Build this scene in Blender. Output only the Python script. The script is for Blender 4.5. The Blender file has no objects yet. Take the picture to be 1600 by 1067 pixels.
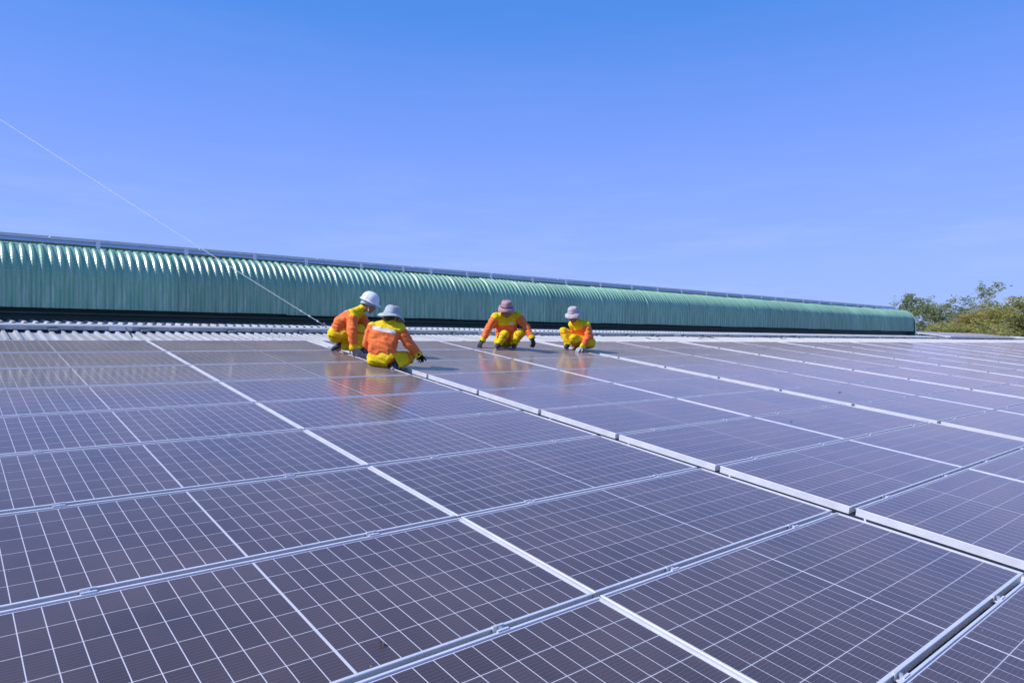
import bpy, bmesh, math, random
import numpy as np
from mathutils import Vector, Matrix, noise

random.seed(7)
SC = bpy.context.scene
COL = SC.collection

# ------------------------------------------------------------------ camera
F_PX = 1067.35                       # focal length in pixels of the 1600 px wide photograph
SLOPE = math.radians(7.8173)         # roof pitch
RIGHT = Vector((0.7625087, -0.6469780, 0.0)).normalized()
FWD = Vector((0.6469772, 0.7625078, 0.0015322)).normalized()
UP = RIGHT.cross(FWD)
CAM = Vector((-2.250626, -2.069121, 1.115822))
cam_d = bpy.data.cameras.new('camera')
cam_d.sensor_width = 36.0
cam_d.lens = 36.0 * F_PX / 1600.0
cam_d.clip_start = 0.05
cam_d.clip_end = 9000
cam = bpy.data.objects.new('camera', cam_d)
COL.objects.link(cam)
m = Matrix((RIGHT, UP, -FWD)).transposed().to_4x4()
m.translation = CAM
cam.matrix_world = m
SC.camera = cam

# ------------------------------------------------------------------ world, sun, exposure
SUN_EL, SUN_SIDE = math.radians(45), math.radians(22)
to_sun = Vector((-math.cos(SUN_EL) * math.cos(SUN_SIDE), math.cos(SUN_EL) * math.sin(SUN_SIDE), math.sin(SUN_EL)))
world = bpy.data.worlds.new('World')
SC.world = world
world.use_nodes = True
wt = world.node_tree
bg = wt.nodes['Background']
sky = wt.nodes.new('ShaderNodeTexSky')
sky.sky_type = 'NISHITA'
sky.sun_disc = False
sky.sun_elevation = SUN_EL
sky.sun_rotation = math.atan2(to_sun.x, to_sun.y)
sky.altitude = 0
sky.air_density = 1.0
sky.dust_density = 0.6
sky.ozone_density = 3.0
tint = wt.nodes.new('ShaderNodeMix')
tint.data_type = 'RGBA'
tint.blend_type = 'MULTIPLY'
tint.inputs['Factor'].default_value = 1.0
tint.inputs['B'].default_value = (0.72, 0.78, 1.18, 1)
wt.links.new(sky.outputs['Color'], tint.inputs['A'])
# clear tropical-noon gradient by elevation, the same all round, blended with the physical sky
wtc = wt.nodes.new('ShaderNodeTexCoord')
wsp = wt.nodes.new('ShaderNodeSeparateXYZ')
wt.links.new(wtc.outputs['Generated'], wsp.inputs[0])
wr = wt.nodes.new('ShaderNodeValToRGB')
stops = [(0.0, (.36, .51, 1.0)), (.10, (.325, .485, 1.02)), (.20, (.26, .42, 1.03)), (.30, (.185, .355, 1.0)), (.43, (.080, .285, .86)), (.70, (.045, .20, .66)), (1.0, (.035, .15, .55))]
while len(wr.color_ramp.elements) < len(stops):
    wr.color_ramp.elements.new(0.5)
for e, (p, c) in zip(wr.color_ramp.elements, stops):
    e.position = p
    e.color = (*c, 1)
wt.links.new(wsp.outputs['Z'], wr.inputs['Fac'])
wsc = wt.nodes.new('ShaderNodeVectorMath'); wsc.operation = 'SCALE'; wsc.inputs['Scale'].default_value = 6.0
wt.links.new(wr.outputs['Color'], wsc.inputs[0])
# faint high cirrus low over the horizon
wmp = wt.nodes.new('ShaderNodeMapping'); wmp.inputs['Scale'].default_value = (3.0, 3.0, 22.0)
wt.links.new(wtc.outputs['Generated'], wmp.inputs['Vector'])
wno = wt.nodes.new('ShaderNodeTexNoise'); wno.inputs['Scale'].default_value = 1.6; wno.inputs['Detail'].default_value = 6; wno.inputs['Roughness'].default_value = 0.6
wt.links.new(wmp.outputs['Vector'], wno.inputs['Vector'])
wcr = wt.nodes.new('ShaderNodeMapRange'); wcr.inputs['From Min'].default_value = .48; wcr.inputs['From Max'].default_value = .78
wcr.inputs['To Min'].default_value = 0; wcr.inputs['To Max'].default_value = .42
wt.links.new(wno.outputs['Fac'], wcr.inputs['Value'])
smix = wt.nodes.new('ShaderNodeMix'); smix.data_type = 'RGBA'; smix.inputs['Factor'].default_value = .90
wt.links.new(tint.outputs['Result'], smix.inputs['A']); wt.links.new(wsc.outputs[0], smix.inputs['B'])
cmix = wt.nodes.new('ShaderNodeMix'); cmix.data_type = 'RGBA'
wlo = wt.nodes.new('ShaderNodeMapRange'); wlo.inputs['From Min'].default_value = .06; wlo.inputs['From Max'].default_value = .26
wlo.inputs['To Min'].default_value = 1; wlo.inputs['To Max'].default_value = .08
wt.links.new(wsp.outputs['Z'], wlo.inputs['Value'])
wmu = wt.nodes.new('ShaderNodeMath'); wmu.operation = 'MULTIPLY'
wt.links.new(wcr.outputs['Result'], wmu.inputs[0]); wt.links.new(wlo.outputs['Result'], wmu.inputs[1])
wt.links.new(wmu.outputs[0], cmix.inputs['Factor'])
wt.links.new(smix.outputs['Result'], cmix.inputs['A']); cmix.inputs['B'].default_value = (3.2, 3.9, 6.2, 1)
wt.links.new(cmix.outputs['Result'], bg.inputs['Color'])
bg.inputs['Strength'].default_value = 0.15

sun_d = bpy.data.lights.new('sun', 'SUN')
sun_d.energy = 4.2
sun_d.angle = math.radians(0.53)
sun_d.color = (1.0, 0.955, 0.92)
sun = bpy.data.objects.new('sun', sun_d)
COL.objects.link(sun)
sun.rotation_euler = to_sun.to_track_quat('Z', 'Y').to_euler()
sun.location = to_sun * 60

SC.view_settings.view_transform = 'Standard'
SC.view_settings.look = 'None'
SC.view_settings.gamma = 1.0
SC.view_settings.use_curve_mapping = False
SC.view_settings.exposure = 0.15
SC.render.engine = 'CYCLES'
SC.cycles.max_bounces = 8
SC.cycles.transparent_max_bounces = 16
SC.cycles.caustics_reflective = False
SC.cycles.caustics_refractive = False
SC.cycles.sample_clamp_indirect = 6
SC.cycles.use_denoising = True

# ------------------------------------------------------------------ frames
CS, SS = math.cos(SLOPE), math.sin(SLOPE)


def W(u, v, z=0.0):
    """roof coordinates (along the ridge, up the slope, above the panel plane) -> world"""
    return Vector((u, v * CS - z * SS, v * SS + z * CS))


def at_depth(px, py, d):
    return CAM + d * (FWD + RIGHT * ((px - 800) / F_PX) + UP * ((533.5 - py) / F_PX))


ROOF_N = Vector((0, -SS, CS))


def on_roof(px, py, z=0.0):
    d = FWD + RIGHT * ((px - 800) / F_PX) + UP * ((533.5 - py) / F_PX)
    t = (z - CAM.dot(ROOF_N)) / d.dot(ROOF_N)
    return CAM + t * d


def to_px(p):
    q = p - CAM
    d = q.dot(FWD)
    if d < 0.05:
        return None
    return 800 + F_PX * q.dot(RIGHT) / d, 533.5 - F_PX * q.dot(UP) / d, d


# ------------------------------------------------------------------ materials
MATS = {}


def nodes_of(name):
    mt = bpy.data.materials.new(name)
    mt.use_nodes = True
    MATS[name] = mt
    return mt, mt.node_tree, mt.node_tree.nodes['Principled BSDF']


def noise_node(nt, scale, detail=4, rough=0.55, coord='Object', stretch=None):
    tc = nt.nodes.new('ShaderNodeTexCoord')
    n = nt.nodes.new('ShaderNodeTexNoise')
    n.inputs['Scale'].default_value = scale
    n.inputs['Detail'].default_value = detail
    n.inputs['Roughness'].default_value = rough
    if stretch:
        mp = nt.nodes.new('ShaderNodeMapping')
        mp.inputs['Scale'].default_value = stretch
        nt.links.new(tc.outputs[coord], mp.inputs['Vector'])
        nt.links.new(mp.outputs['Vector'], n.inputs['Vector'])
    else:
        nt.links.new(tc.outputs[coord], n.inputs['Vector'])
    return n


def ramp(nt, src, stops):
    r = nt.nodes.new('ShaderNodeValToRGB')
    while len(r.color_ramp.elements) < len(stops):
        r.color_ramp.elements.new(0.5)
    for e, (p, c) in zip(r.color_ramp.elements, stops):
        e.position = p
        e.color = (*c, 1) if len(c) == 3 else c
    nt.links.new(src, r.inputs['Fac'])
    return r


def simple(name, c1, c2=None, rough=0.5, metal=0.0, scale=6, bump=0.0, bscale=None, spec=0.5, stretch=None, coord='Object', lo=0.35, hi=0.65):
    mt, nt, b = nodes_of(name)
    b.inputs['Roughness'].default_value = rough
    b.inputs['Metallic'].default_value = metal
    b.inputs['Specular IOR Level'].default_value = spec
    if c2 is None:
        b.inputs['Base Color'].default_value = (*c1, 1)
    else:
        n = noise_node(nt, scale, stretch=stretch, coord=coord)
        r = ramp(nt, n.outputs['Fac'], [(lo, c1), (hi, c2)])
        nt.links.new(r.outputs['Color'], b.inputs['Base Color'])
    if bump:
        n2 = noise_node(nt, bscale or scale * 4, stretch=stretch, coord=coord)
        bp = nt.nodes.new('ShaderNodeBump')
        bp.inputs['Strength'].default_value = bump
        bp.inputs['Distance'].default_value = 0.01
        nt.links.new(n2.outputs['Fac'], bp.inputs['Height'])
        nt.links.new(bp.outputs['Normal'], b.inputs['Normal'])
    return mt


simple('aluminium', (0.66, 0.67, 0.71), (0.76, 0.77, 0.81), rough=0.42, metal=0.2, scale=9)
simple('bolt_steel', (0.72, 0.73, 0.76), rough=0.3, metal=0.7)
simple('backsheet', (0.80, 0.80, 0.84), rough=0.55)
simple('roof_metal', (0.36, 0.37, 0.38), (0.50, 0.51, 0.52), rough=0.55, metal=0.05, scale=1.3, coord='Object', bump=0.05)
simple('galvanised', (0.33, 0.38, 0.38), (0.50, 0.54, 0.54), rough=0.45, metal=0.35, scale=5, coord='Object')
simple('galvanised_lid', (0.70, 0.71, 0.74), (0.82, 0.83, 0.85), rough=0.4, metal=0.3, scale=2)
simple('underlay', (0.05, 0.055, 0.06), rough=0.9)
simple('cable_black', (0.015, 0.016, 0.02), rough=0.5)
simple('concrete_wall', (0.42, 0.42, 0.40), (0.52, 0.51, 0.48), rough=0.85, scale=0.6, bump=0.1, bscale=5)
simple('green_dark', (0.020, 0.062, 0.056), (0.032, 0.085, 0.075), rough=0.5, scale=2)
simple('wire_white', (0.97, 0.97, 0.97), rough=0.5)
_b = MATS['wire_white'].node_tree.nodes['Principled BSDF']       # nylon: light soaks through it
_b.inputs['Subsurface Weight'].default_value = 1.0
_b.inputs['Subsurface Radius'].default_value = (1, 1, 1)
_b.inputs['Subsurface Scale'].default_value = 0.2
simple('blue_cloth', (0.02, 0.20, 0.36), (0.03, 0.27, 0.45), rough=0.8, scale=12)
simple('dry_leaf', (0.10, 0.05, 0.03), (0.17, 0.09, 0.05), rough=0.8, scale=30)

# weathered green corrugated sheet
mt, nt, b = nodes_of('green_sheet')
n = noise_node(nt, 2.2, 5, 0.6, coord='Object', stretch=(7, 1, 0.7))
oi = nt.nodes.new('ShaderNodeObjectInfo')
r = ramp(nt, n.outputs['Fac'], [(0.28, (0.140, 0.355, 0.215)), (0.50, (0.200, 0.425, 0.270)), (0.72, (0.430, 0.540, 0.430))])
hs = nt.nodes.new('ShaderNodeHueSaturation')
ml = nt.nodes.new('ShaderNodeMath'); ml.operation = 'MULTIPLY_ADD'
ml.inputs[1].default_value = 0.24; ml.inputs[2].default_value = 0.88
nt.links.new(oi.outputs['Random'], ml.inputs[0])
nt.links.new(ml.outputs[0], hs.inputs['Value'])
nt.links.new(r.outputs['Color'], hs.inputs['Color'])
nt.links.new(hs.outputs['Color'], b.inputs['Base Color'])
b.inputs['Roughness'].default_value = 0.40
b.inputs['Specular IOR Level'].default_value = 0.6
b.inputs['Coat Weight'].default_value = 0.8
b.inputs['Coat Roughness'].default_value = 0.34

# solar cell: near-black silicon, fine busbar lines, per-cell tone
mt, nt, b = nodes_of('solar_cell')
tc = nt.nodes.new('ShaderNodeTexCoord')
sp = nt.nodes.new('ShaderNodeSeparateXYZ')
nt.links.new(tc.outputs['Object'], sp.inputs[0])
mu = nt.nodes.new('ShaderNodeMath'); mu.operation = 'MULTIPLY'; mu.inputs[1].default_value = 1 / 0.0187
fr = nt.nodes.new('ShaderNodeMath'); fr.operation = 'FRACT'
lt = nt.nodes.new('ShaderNodeMath'); lt.operation = 'LESS_THAN'; lt.inputs[1].default_value = 0.075
nt.links.new(sp.outputs['Y'], mu.inputs[0]); nt.links.new(mu.outputs[0], fr.inputs[0]); nt.links.new(fr.outputs[0], lt.inputs[0])
oi = nt.nodes.new('ShaderNodeObjectInfo')
rc = ramp(nt, oi.outputs['Random'], [(0.0, (0.038, 0.028, 0.034)), (1.0, (0.060, 0.045, 0.052))])
mx = nt.nodes.new('ShaderNodeMix'); mx.data_type = 'RGBA'
nt.links.new(lt.outputs[0], mx.inputs['Factor'])
nt.links.new(rc.outputs['Color'], mx.inputs['A'])
mx.inputs['B'].default_value = (0.14, 0.13, 0.15, 1)
nt.links.new(mx.outputs['Result'], b.inputs['Base Color'])
b.inputs['Roughness'].default_value = 0.35
b.inputs['Specular IOR Level'].default_value = 0.25

# front glass of a panel: clear sheet with fresnel reflection and a film of dust
mt = bpy.data.materials.new('panel_glass'); mt.use_nodes = True; MATS['panel_glass'] = mt
nt = mt.node_tree
for nd in list(nt.nodes):
    nt.nodes.remove(nd)
out = nt.nodes.new('ShaderNodeOutputMaterial')
tr = nt.nodes.new('ShaderNodeBsdfTransparent'); tr.inputs['Color'].default_value = (0.95, 0.96, 0.97, 1)
gl = nt.nodes.new('ShaderNodeBsdfGlossy'); gl.inputs['Color'].default_value = (1, 1, 1, 1)
gl.inputs['Roughness'].default_value = 0.14
tcw = nt.nodes.new('ShaderNodeNewGeometry')
dt = nt.nodes.new('ShaderNodeVectorMath'); dt.operation = 'DOT_PRODUCT'
nt.links.new(tcw.outputs['Incoming'], dt.inputs[0]); nt.links.new(tcw.outputs['Normal'], dt.inputs[1])
ab = nt.nodes.new('ShaderNodeMath'); ab.operation = 'ABSOLUTE'; nt.links.new(dt.outputs['Value'], ab.inputs[0])
# Schlick reflectance of the sheet, the same from above and below
o1 = nt.nodes.new('ShaderNodeMath'); o1.operation = 'SUBTRACT'; o1.inputs[0].default_value = 1.0; nt.links.new(ab.outputs[0], o1.inputs[1])
o2 = nt.nodes.new('ShaderNodeMath'); o2.operation = 'POWER'; o2.inputs[1].default_value = 5.0; nt.links.new(o1.outputs[0], o2.inputs[0])
fz = nt.nodes.new('ShaderNodeMath'); fz.operation = 'MULTIPLY_ADD'; fz.inputs[1].default_value = 0.92; fz.inputs[2].default_value = 0.030; nt.links.new(o2.outputs[0], fz.inputs[0])
g1 = nt.nodes.new('ShaderNodeMixShader')
nt.links.new(fz.outputs[0], g1.inputs[0]); nt.links.new(tr.outputs[0], g1.inputs[1]); nt.links.new(gl.outputs[0], g1.inputs[2])
df = nt.nodes.new('ShaderNodeBsdfDiffuse'); df.inputs['Color'].default_value = (0.52, 0.38, 0.35, 1)
dn = nt.nodes.new('ShaderNodeTexNoise'); dn.inputs['Scale'].default_value = 1.6; dn.inputs['Detail'].default_value = 6; dn.inputs['Roughness'].default_value = 0.62
nt.links.new(tcw.outputs['Position'], dn.inputs['Vector'])
dr = nt.nodes.new('ShaderNodeMapRange')
dr.inputs['From Min'].default_value = 0.3; dr.inputs['From Max'].default_value = 0.75
dr.inputs['To Min'].default_value = 0.030; dr.inputs['To Max'].default_value = 0.066
nt.links.new(dn.outputs['Fac'], dr.inputs['Value'])
# droppings and specks
vo = nt.nodes.new('ShaderNodeTexVoronoi'); vo.inputs['Scale'].default_value = 5.5; vo.inputs['Randomness'].default_value = 1
nt.links.new(tcw.outputs['Position'], vo.inputs['Vector'])
sl = nt.nodes.new('ShaderNodeMath'); sl.operation = 'LESS_THAN'; sl.inputs[1].default_value = 0.021
nt.links.new(vo.outputs['Distance'], sl.inputs[0])
smx = nt.nodes.new('ShaderNodeMath'); smx.operation = 'MULTIPLY_ADD'; smx.inputs[1].default_value = 0.55
nt.links.new(sl.outputs[0], smx.inputs[0]); nt.links.new(dr.outputs['Result'], smx.inputs[2])
# the film is thicker along a slanting path: opacity = 1 - (1 - d) ** (1 / cos)
mxx = nt.nodes.new('ShaderNodeMath'); mxx.operation = 'MAXIMUM'; mxx.inputs[1].default_value = 0.08; nt.links.new(ab.outputs[0], mxx.inputs[0])
inv = nt.nodes.new('ShaderNodeMath'); inv.operation = 'DIVIDE'; inv.inputs[0].default_value = 1.0; nt.links.new(mxx.outputs[0], inv.inputs[1])
om = nt.nodes.new('ShaderNodeMath'); om.operation = 'SUBTRACT'; om.inputs[0].default_value = 1.0; nt.links.new(smx.outputs[0], om.inputs[1])
pw = nt.nodes.new('ShaderNodeMath'); pw.operation = 'POWER'; nt.links.new(om.outputs[0], pw.inputs[0]); nt.links.new(inv.outputs[0], pw.inputs[1])
op = nt.nodes.new('ShaderNodeMath'); op.operation = 'SUBTRACT'; op.inputs[0].default_value = 1.0; nt.links.new(pw.outputs[0], op.inputs[1])
g2 = nt.nodes.new('ShaderNodeMixShader')
nt.links.new(op.outputs[0], g2.inputs[0]); nt.links.new(g1.outputs[0], g2.inputs[1]); nt.links.new(df.outputs[0], g2.inputs[2])
nt.links.new(g2.outputs[0], out.inputs['Surface'])


def cloth(name, c1, c2, rough=0.75):
    mt, nt, b = nodes_of(name)
    b.inputs['Roughness'].default_value = rough
    b.inputs['Specular IOR Level'].default_value = 0.3
    n = noise_node(nt, 9, 4, 0.6)
    r = ramp(nt, n.outputs['Fac'], [(0.3, c1), (0.7, c2)])
    nt.links.new(r.outputs['Color'], b.inputs['Base Color'])
    n2 = noise_node(nt, 11, 2, 0.45, stretch=(1, 1, 0.5))
    bp = nt.nodes.new('ShaderNodeBump'); bp.inputs['Strength'].default_value = 0.5; bp.inputs['Distance'].default_value = 0.035
    nt.links.new(n2.outputs['Fac'], bp.inputs['Height'])
    nt.links.new(bp.outputs['Normal'], b.inputs['Normal'])


cloth('cloth_orange', (0.86, 0.165, 0.035), (0.95, 0.225, 0.055))
cloth('cloth_yellow', (0.80, 0.56, 0.004), (0.92, 0.68, 0.012))
cloth('cloth_white', (0.62, 0.59, 0.60), (0.74, 0.70, 0.71))
cloth('hat_grey', (0.36, 0.41, 0.43), (0.48, 0.53, 0.55))
cloth('hat_pink', (0.38, 0.22, 0.24), (0.52, 0.34, 0.36))
cloth('hat_mauve', (0.48, 0.41, 0.44), (0.58, 0.51, 0.54))
cloth('glove_black', (0.020, 0.020, 0.026), (0.035, 0.035, 0.042))
cloth('glove_grey', (0.30, 0.30, 0.33), (0.42, 0.42, 0.46))
simple('skin', (0.33, 0.165, 0.105), (0.40, 0.21, 0.14), rough=0.5, scale=20)
simple('hair', (0.012, 0.010, 0.010), rough=0.5)
simple('eye_white', (0.6, 0.58, 0.55), rough=0.2)
simple('lip', (0.24, 0.09, 0.07), rough=0.5)
simple('helmet_white', (0.84, 0.84, 0.87), rough=0.28)
simple('strap_grey', (0.36, 0.50, 0.55), rough=0.6)
simple('boot_dark', (0.022, 0.026, 0.042), (0.035, 0.04, 0.06), rough=0.6, scale=15)
simple('sole_grey', (0.42, 0.44, 0.48), rough=0.7)
simple('bark', (0.38, 0.35, 0.32), (0.55, 0.51, 0.47), rough=0.9, scale=3)


def leafmat(name, c1, c2, c3):
    mt, nt, b = nodes_of(name)
    geo = nt.nodes.new('ShaderNodeNewGeometry')
    r = ramp(nt, geo.outputs['Random Per Island'], [(0.0, c1), (0.55, c2), (1.0, c3)])
    nt.links.new(r.outputs['Color'], b.inputs['Base Color'])
    b.inputs['Roughness'].default_value = 0.55
    tl = nt.nodes.new('ShaderNodeBsdfTranslucent')
    nt.links.new(r.outputs['Color'], tl.inputs['Color'])
    mx = nt.nodes.new('ShaderNodeMixShader'); mx.inputs[0].default_value = 0.55
    o = nt.nodes['Material Output']
    nt.links.new(b.outputs[0], mx.inputs[1]); nt.links.new(tl.outputs[0], mx.inputs[2])
    nt.links.new(mx.outputs[0], o.inputs['Surface'])


leafmat('leaf_olive', (0.30, 0.35, 0.09), (0.46, 0.46, 0.14), (0.60, 0.48, 0.16))
leafmat('leaf_green', (0.20, 0.28, 0.11), (0.30, 0.37, 0.16), (0.40, 0.42, 0.17))
leafmat('leaf_rust', (0.30, 0.32, 0.08), (0.44, 0.38, 0.10), (0.58, 0.34, 0.15))

mt, nt, b = nodes_of('ground')
n = noise_node(nt, 0.05, 8, 0.6)
r = ramp(nt, n.outputs['Fac'], [(0.35, (0.07, 0.09, 0.03)), (0.6, (0.13, 0.12, 0.06)), (0.8, (0.20, 0.15, 0.10))])
nt.links.new(r.outputs['Color'], b.inputs['Base Color'])
b.inputs['Roughness'].default_value = 0.95


# ------------------------------------------------------------------ mesh helpers
class MB:
    def __init__(self):
        self.v = []
        self.f = []

    def add(self, vs, fs):
        o = len(self.v)
        self.v += [tuple(p) for p in vs]
        self.f += [tuple(i + o for i in q) for q in fs]

    def box(self, x0, x1, y0, y1, z0, z1):
        self.add([(x0, y0, z0), (x1, y0, z0), (x1, y1, z0), (x0, y1, z0), (x0, y0, z1), (x1, y0, z1), (x1, y1, z1), (x0, y1, z1)],
                 [(0, 3, 2, 1), (4, 5, 6, 7), (0, 1, 5, 4), (1, 2, 6, 5), (2, 3, 7, 6), (3, 0, 4, 7)])

    def tube(self, pts, rads, n=8, cap=True):
        pts = [Vector(p) for p in pts]
        rings = []
        for i, p in enumerate(pts):
            a = pts[max(i - 1, 0)]; c = pts[min(i + 1, len(pts) - 1)]
            d = (c - a).normalized()
            s = d.cross(Vector((0, 0, 1)))
            if s.length < 1e-3:
                s = Vector((1, 0, 0))
            s.normalize(); t = s.cross(d)
            rr = rads[i] if isinstance(rads, (list, tuple)) else rads
            rings.append([p + (s * math.cos(2 * math.pi * k / n) + t * math.sin(2 * math.pi * k / n)) * rr for k in range(n)])
        vs = [q for r_ in rings for q in r_]
        fs = []
        for i in range(len(pts) - 1):
            for k in range(n):
                fs.append((i * n + k, i * n + (k + 1) % n, (i + 1) * n + (k + 1) % n, (i + 1) * n + k))
        if cap:
            fs.append(tuple(range(n - 1, -1, -1)))
            fs.append(tuple((len(pts) - 1) * n + k for k in range(n)))
        self.add(vs, fs)

    def mesh(self, name, mat, smooth=False):
        me = bpy.data.meshes.new(name)
        me.from_pydata(self.v, [], self.f)
        me.update()
        me.materials.append(MATS[mat])
        if smooth:
            me.polygons.foreach_set('use_smooth', [True] * len(me.polygons))
        return me

    def build(self, name, mat, parent=None, smooth=False):
        return link(name, self.mesh(name, mat, smooth), parent)


def link(name, me, parent=None, loc=None, rot=None):
    o = bpy.data.objects.new(name, me)
    COL.objects.link(o)
    if parent:
        o.parent = parent
    if loc is not None:
        o.location = loc
    if rot is not None:
        o.rotation_euler = rot
    return o


def tag(o, label=None, cat=None, group=None, kind=None):
    if label: o['label'] = label
    if cat: o['category'] = cat
    if group: o['group'] = group
    if kind: o['kind'] = kind
    return o


def empty(name, loc=(0, 0, 0), rot=None):
    o = bpy.data.objects.new(name, None)
    COL.objects.link(o)
    o.location = loc
    o.empty_display_size = 0.1
    if rot: o.rotation_euler = rot
    return o


ORD = ['zeroth', 'first', 'second', 'third', 'fourth', 'fifth', 'sixth', 'seventh', 'eighth', 'ninth', 'tenth', 'eleventh', 'twelfth', 'thirteenth',
       'fourteenth', 'fifteenth', 'sixteenth', 'seventeenth', 'eighteenth', 'nineteenth', 'twentieth', 'twenty-first', 'twenty-second', 'twenty-third', 'twenty-fourth', 'twenty-fifth']
ROOF_ROT = (SLOPE, 0, 0)

# ------------------------------------------------------------------ setting: ground and warehouse
GZ = -8.0
g = MB(); g.add([(-4000, -4000, GZ), (4000, -4000, GZ), (4000, 4000, GZ), (-4000, 4000, GZ)], [(0, 1, 2, 3)])
tag(g.build('ground', 'ground'), kind='structure')

U0, U1 = -14.0, 58.0          # roof ends along the ridge
V0, V1 = -11.0, 12.05         # eave and ridge
RZ = -0.118                   # pans of the roof sheet below the panel plane
house = tag(empty('warehouse', (0, 0, GZ)), 'long warehouse under a pale corrugated metal roof carrying the panel rows', 'warehouse')
ridge = W(0, V1, RZ - 0.05); eave = W(0, V0, RZ - 0.05)
y_far = 2 * ridge.y - eave.y
roof = MB()
t = 0.08
for s in (1,):
    roof.add([(U0, eave.y, eave.z - GZ), (U1, eave.y, eave.z - GZ), (U1, ridge.y, ridge.z - GZ), (U0, ridge.y, ridge.z - GZ), (U1, y_far, eave.z - GZ), (U0, y_far, eave.z - GZ)],
             [(0, 1, 2, 3), (3, 2, 4, 5)])
roof_o = roof.build('roof', 'underlay', house)
for (a, bb) in (((U0 + .3, eave.y + .3), (U1 - .3, eave.y + .3)), ((U0 + .3, y_far - .3), (U1 - .3, y_far - .3))):
    w = MB(); w.box(a[0], bb[0], a[1] - .1, a[1] + .1, 0, eave.z - GZ - .1); w.build('wall', 'concrete_wall', house)
for x in (U0 + .3, U1 - .3):
    w = MB()
    prof = [(eave.y + .4, 0), (y_far - .4, 0), (y_far - .4, eave.z - GZ - .12), (ridge.y, ridge.z - GZ - .12), (eave.y + .4, eave.z - GZ - .12)]
    vs = [(x - .1, p[0], p[1]) for p in prof] + [(x + .1, p[0], p[1]) for p in prof]
    w.add(vs, [(0, 1, 2, 3, 4), (9, 8, 7, 6, 5)] + [(i, i + 5, (i + 1) % 5 + 5, (i + 1) % 5) for i in range(5)])
    w.build('wall', 'concrete_wall', house)


def roof_sheet_mesh(length):
    """one 1 m wide trapezoid-rib roofing sheet; x across, y up the slope"""
    mb = MB()
    prof = []
    pitch = 1.0 / 7
    for i in range(7):
        x = i * pitch
        prof += [(x, 0), (x + .052, 0), (x + .070, .034), (x + .104, .034), (x + .122, 0)]
    prof.append((1.0, 0.0))
    n = len(prof)
    for y in (0, length):
        mb.v += [(p[0], y, p[1]) for p in prof]
    mb.f += [(i, i + 1, n + i + 1, n + i) for i in range(n - 1)]
    return mb.mesh('corrugated_sheet', 'roof_metal')


rs = roof_sheet_mesh(V1 - V0)
for i in range(int(U1 - U0)):
    p = W(U0 + i, V0, RZ - .003 * (i % 2)); p.z -= GZ
    link('corrugated_sheet', rs, roof_o, p, ROOF_ROT)
rs2 = roof_sheet_mesh(6.0)
for i in range(int(U1 - U0)):
    if U0 + i < 20: continue
    link('corrugated_sheet', rs2, roof_o, (U0 + i + 1, 2 * ridge.y - W(0, V1 - 6, RZ).y, W(0, V1 - 6, RZ).z - GZ - .003 * (i % 2)), (SLOPE, 0, math.pi))

# ------------------------------------------------------------------ solar panels
PITCH_V, PITCH_U, GAP = 1.055, 2.3112, 0.20
PL, PW, PH = PITCH_U - 0.008, PITCH_V - 0.030, 0.050
LIP = 0.0125
HX, HY = PL / 2, PW / 2


def frame_mesh():
    mb = MB()
    # outer rectangle, lip inner edge, inner wall
    o = [(-HX, -HY), (HX, -HY), (HX, HY), (-HX, HY)]
    i = [(-HX + LIP, -HY + LIP), (HX - LIP, -HY + LIP), (HX - LIP, HY - LIP), (-HX + LIP, HY - LIP)]
    bv = 0.0018
    o2 = [(-HX + bv, -HY + bv), (HX - bv, -HY + bv), (HX - bv, HY - bv), (-HX + bv, HY - bv)]
    w8 = 0.008
    rec = [(-HX, -HY + w8), (HX, -HY + w8), (HX, HY - w8), (-HX, HY - w8)]
    groove = [(x * (1 - .0012), y) for x, y in rec]
    layers = [(rec, -PH), (rec, -PH * .62), (groove, -PH * .60), (rec, -PH * .58), (rec, -.0045), (o, -.0040), (o, -bv), (o2, 0.0), (i, 0.0), (i, -PH)]
    for lay, zz in layers:
        mb.v += [(x, y, zz) for x, y in lay]
    for L in range(len(layers)):
        M = (L + 1) % len(layers)
        for k in range(4):
            mb.f.append((L * 4 + k, L * 4 + (k + 1) % 4, M * 4 + (k + 1) % 4, M * 4 + k))
    return mb.mesh('frame', 'aluminium')


FRAME = frame_mesh()
_b = MB(); _b.box(-HX + LIP, HX - LIP, -HY + LIP, HY - LIP, -0.0105, -0.0075)
BACK = _b.mesh('backsheet', 'backsheet')
_b = MB(); _b.add([(-HX + LIP, -HY + LIP, -.0028), (HX - LIP, -HY + LIP, -.0028), (HX - LIP, HY - LIP, -.0028), (-HX + LIP, HY - LIP, -.0028)], [(0, 1, 2, 3)])
GLASS = _b.mesh('glass', 'panel_glass')
MARG_U, MARG_V, MID, CG = LIP + 0.010, LIP + 0.009, 0.012, 0.0040
CW = (PL / 2 - MARG_U - MID / 2 - 12 * CG) / 13
CH = (PW - 2 * MARG_V - 5 * CG) / 6
CELLS = []
for side in (0, 1):
    for i in range(13):
        for j in range(6):
            x = (-HX + MARG_U if side == 0 else MID / 2) + i * (CW + CG) + CW / 2
            y = -HY + MARG_V + j * (CH + CG) + CH / 2
            CELLS.append((x, y))
_b = MB(); _b.box(-CW / 2, CW / 2, -CH / 2, CH / 2, -0.0074, -0.0070)
CELL = _b.mesh('cell', 'solar_cell')
_b = MB()
for x, y in CELLS:
    _b.add([(x - CW / 2, y - CH / 2, -.0071), (x + CW / 2, y - CH / 2, -.0071), (x + CW / 2, y + CH / 2, -.0071), (x - CW / 2, y + CH / 2, -.0071)], [(0, 1, 2, 3)])
GRID = _b.mesh('cell_grid', 'solar_cell')


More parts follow.
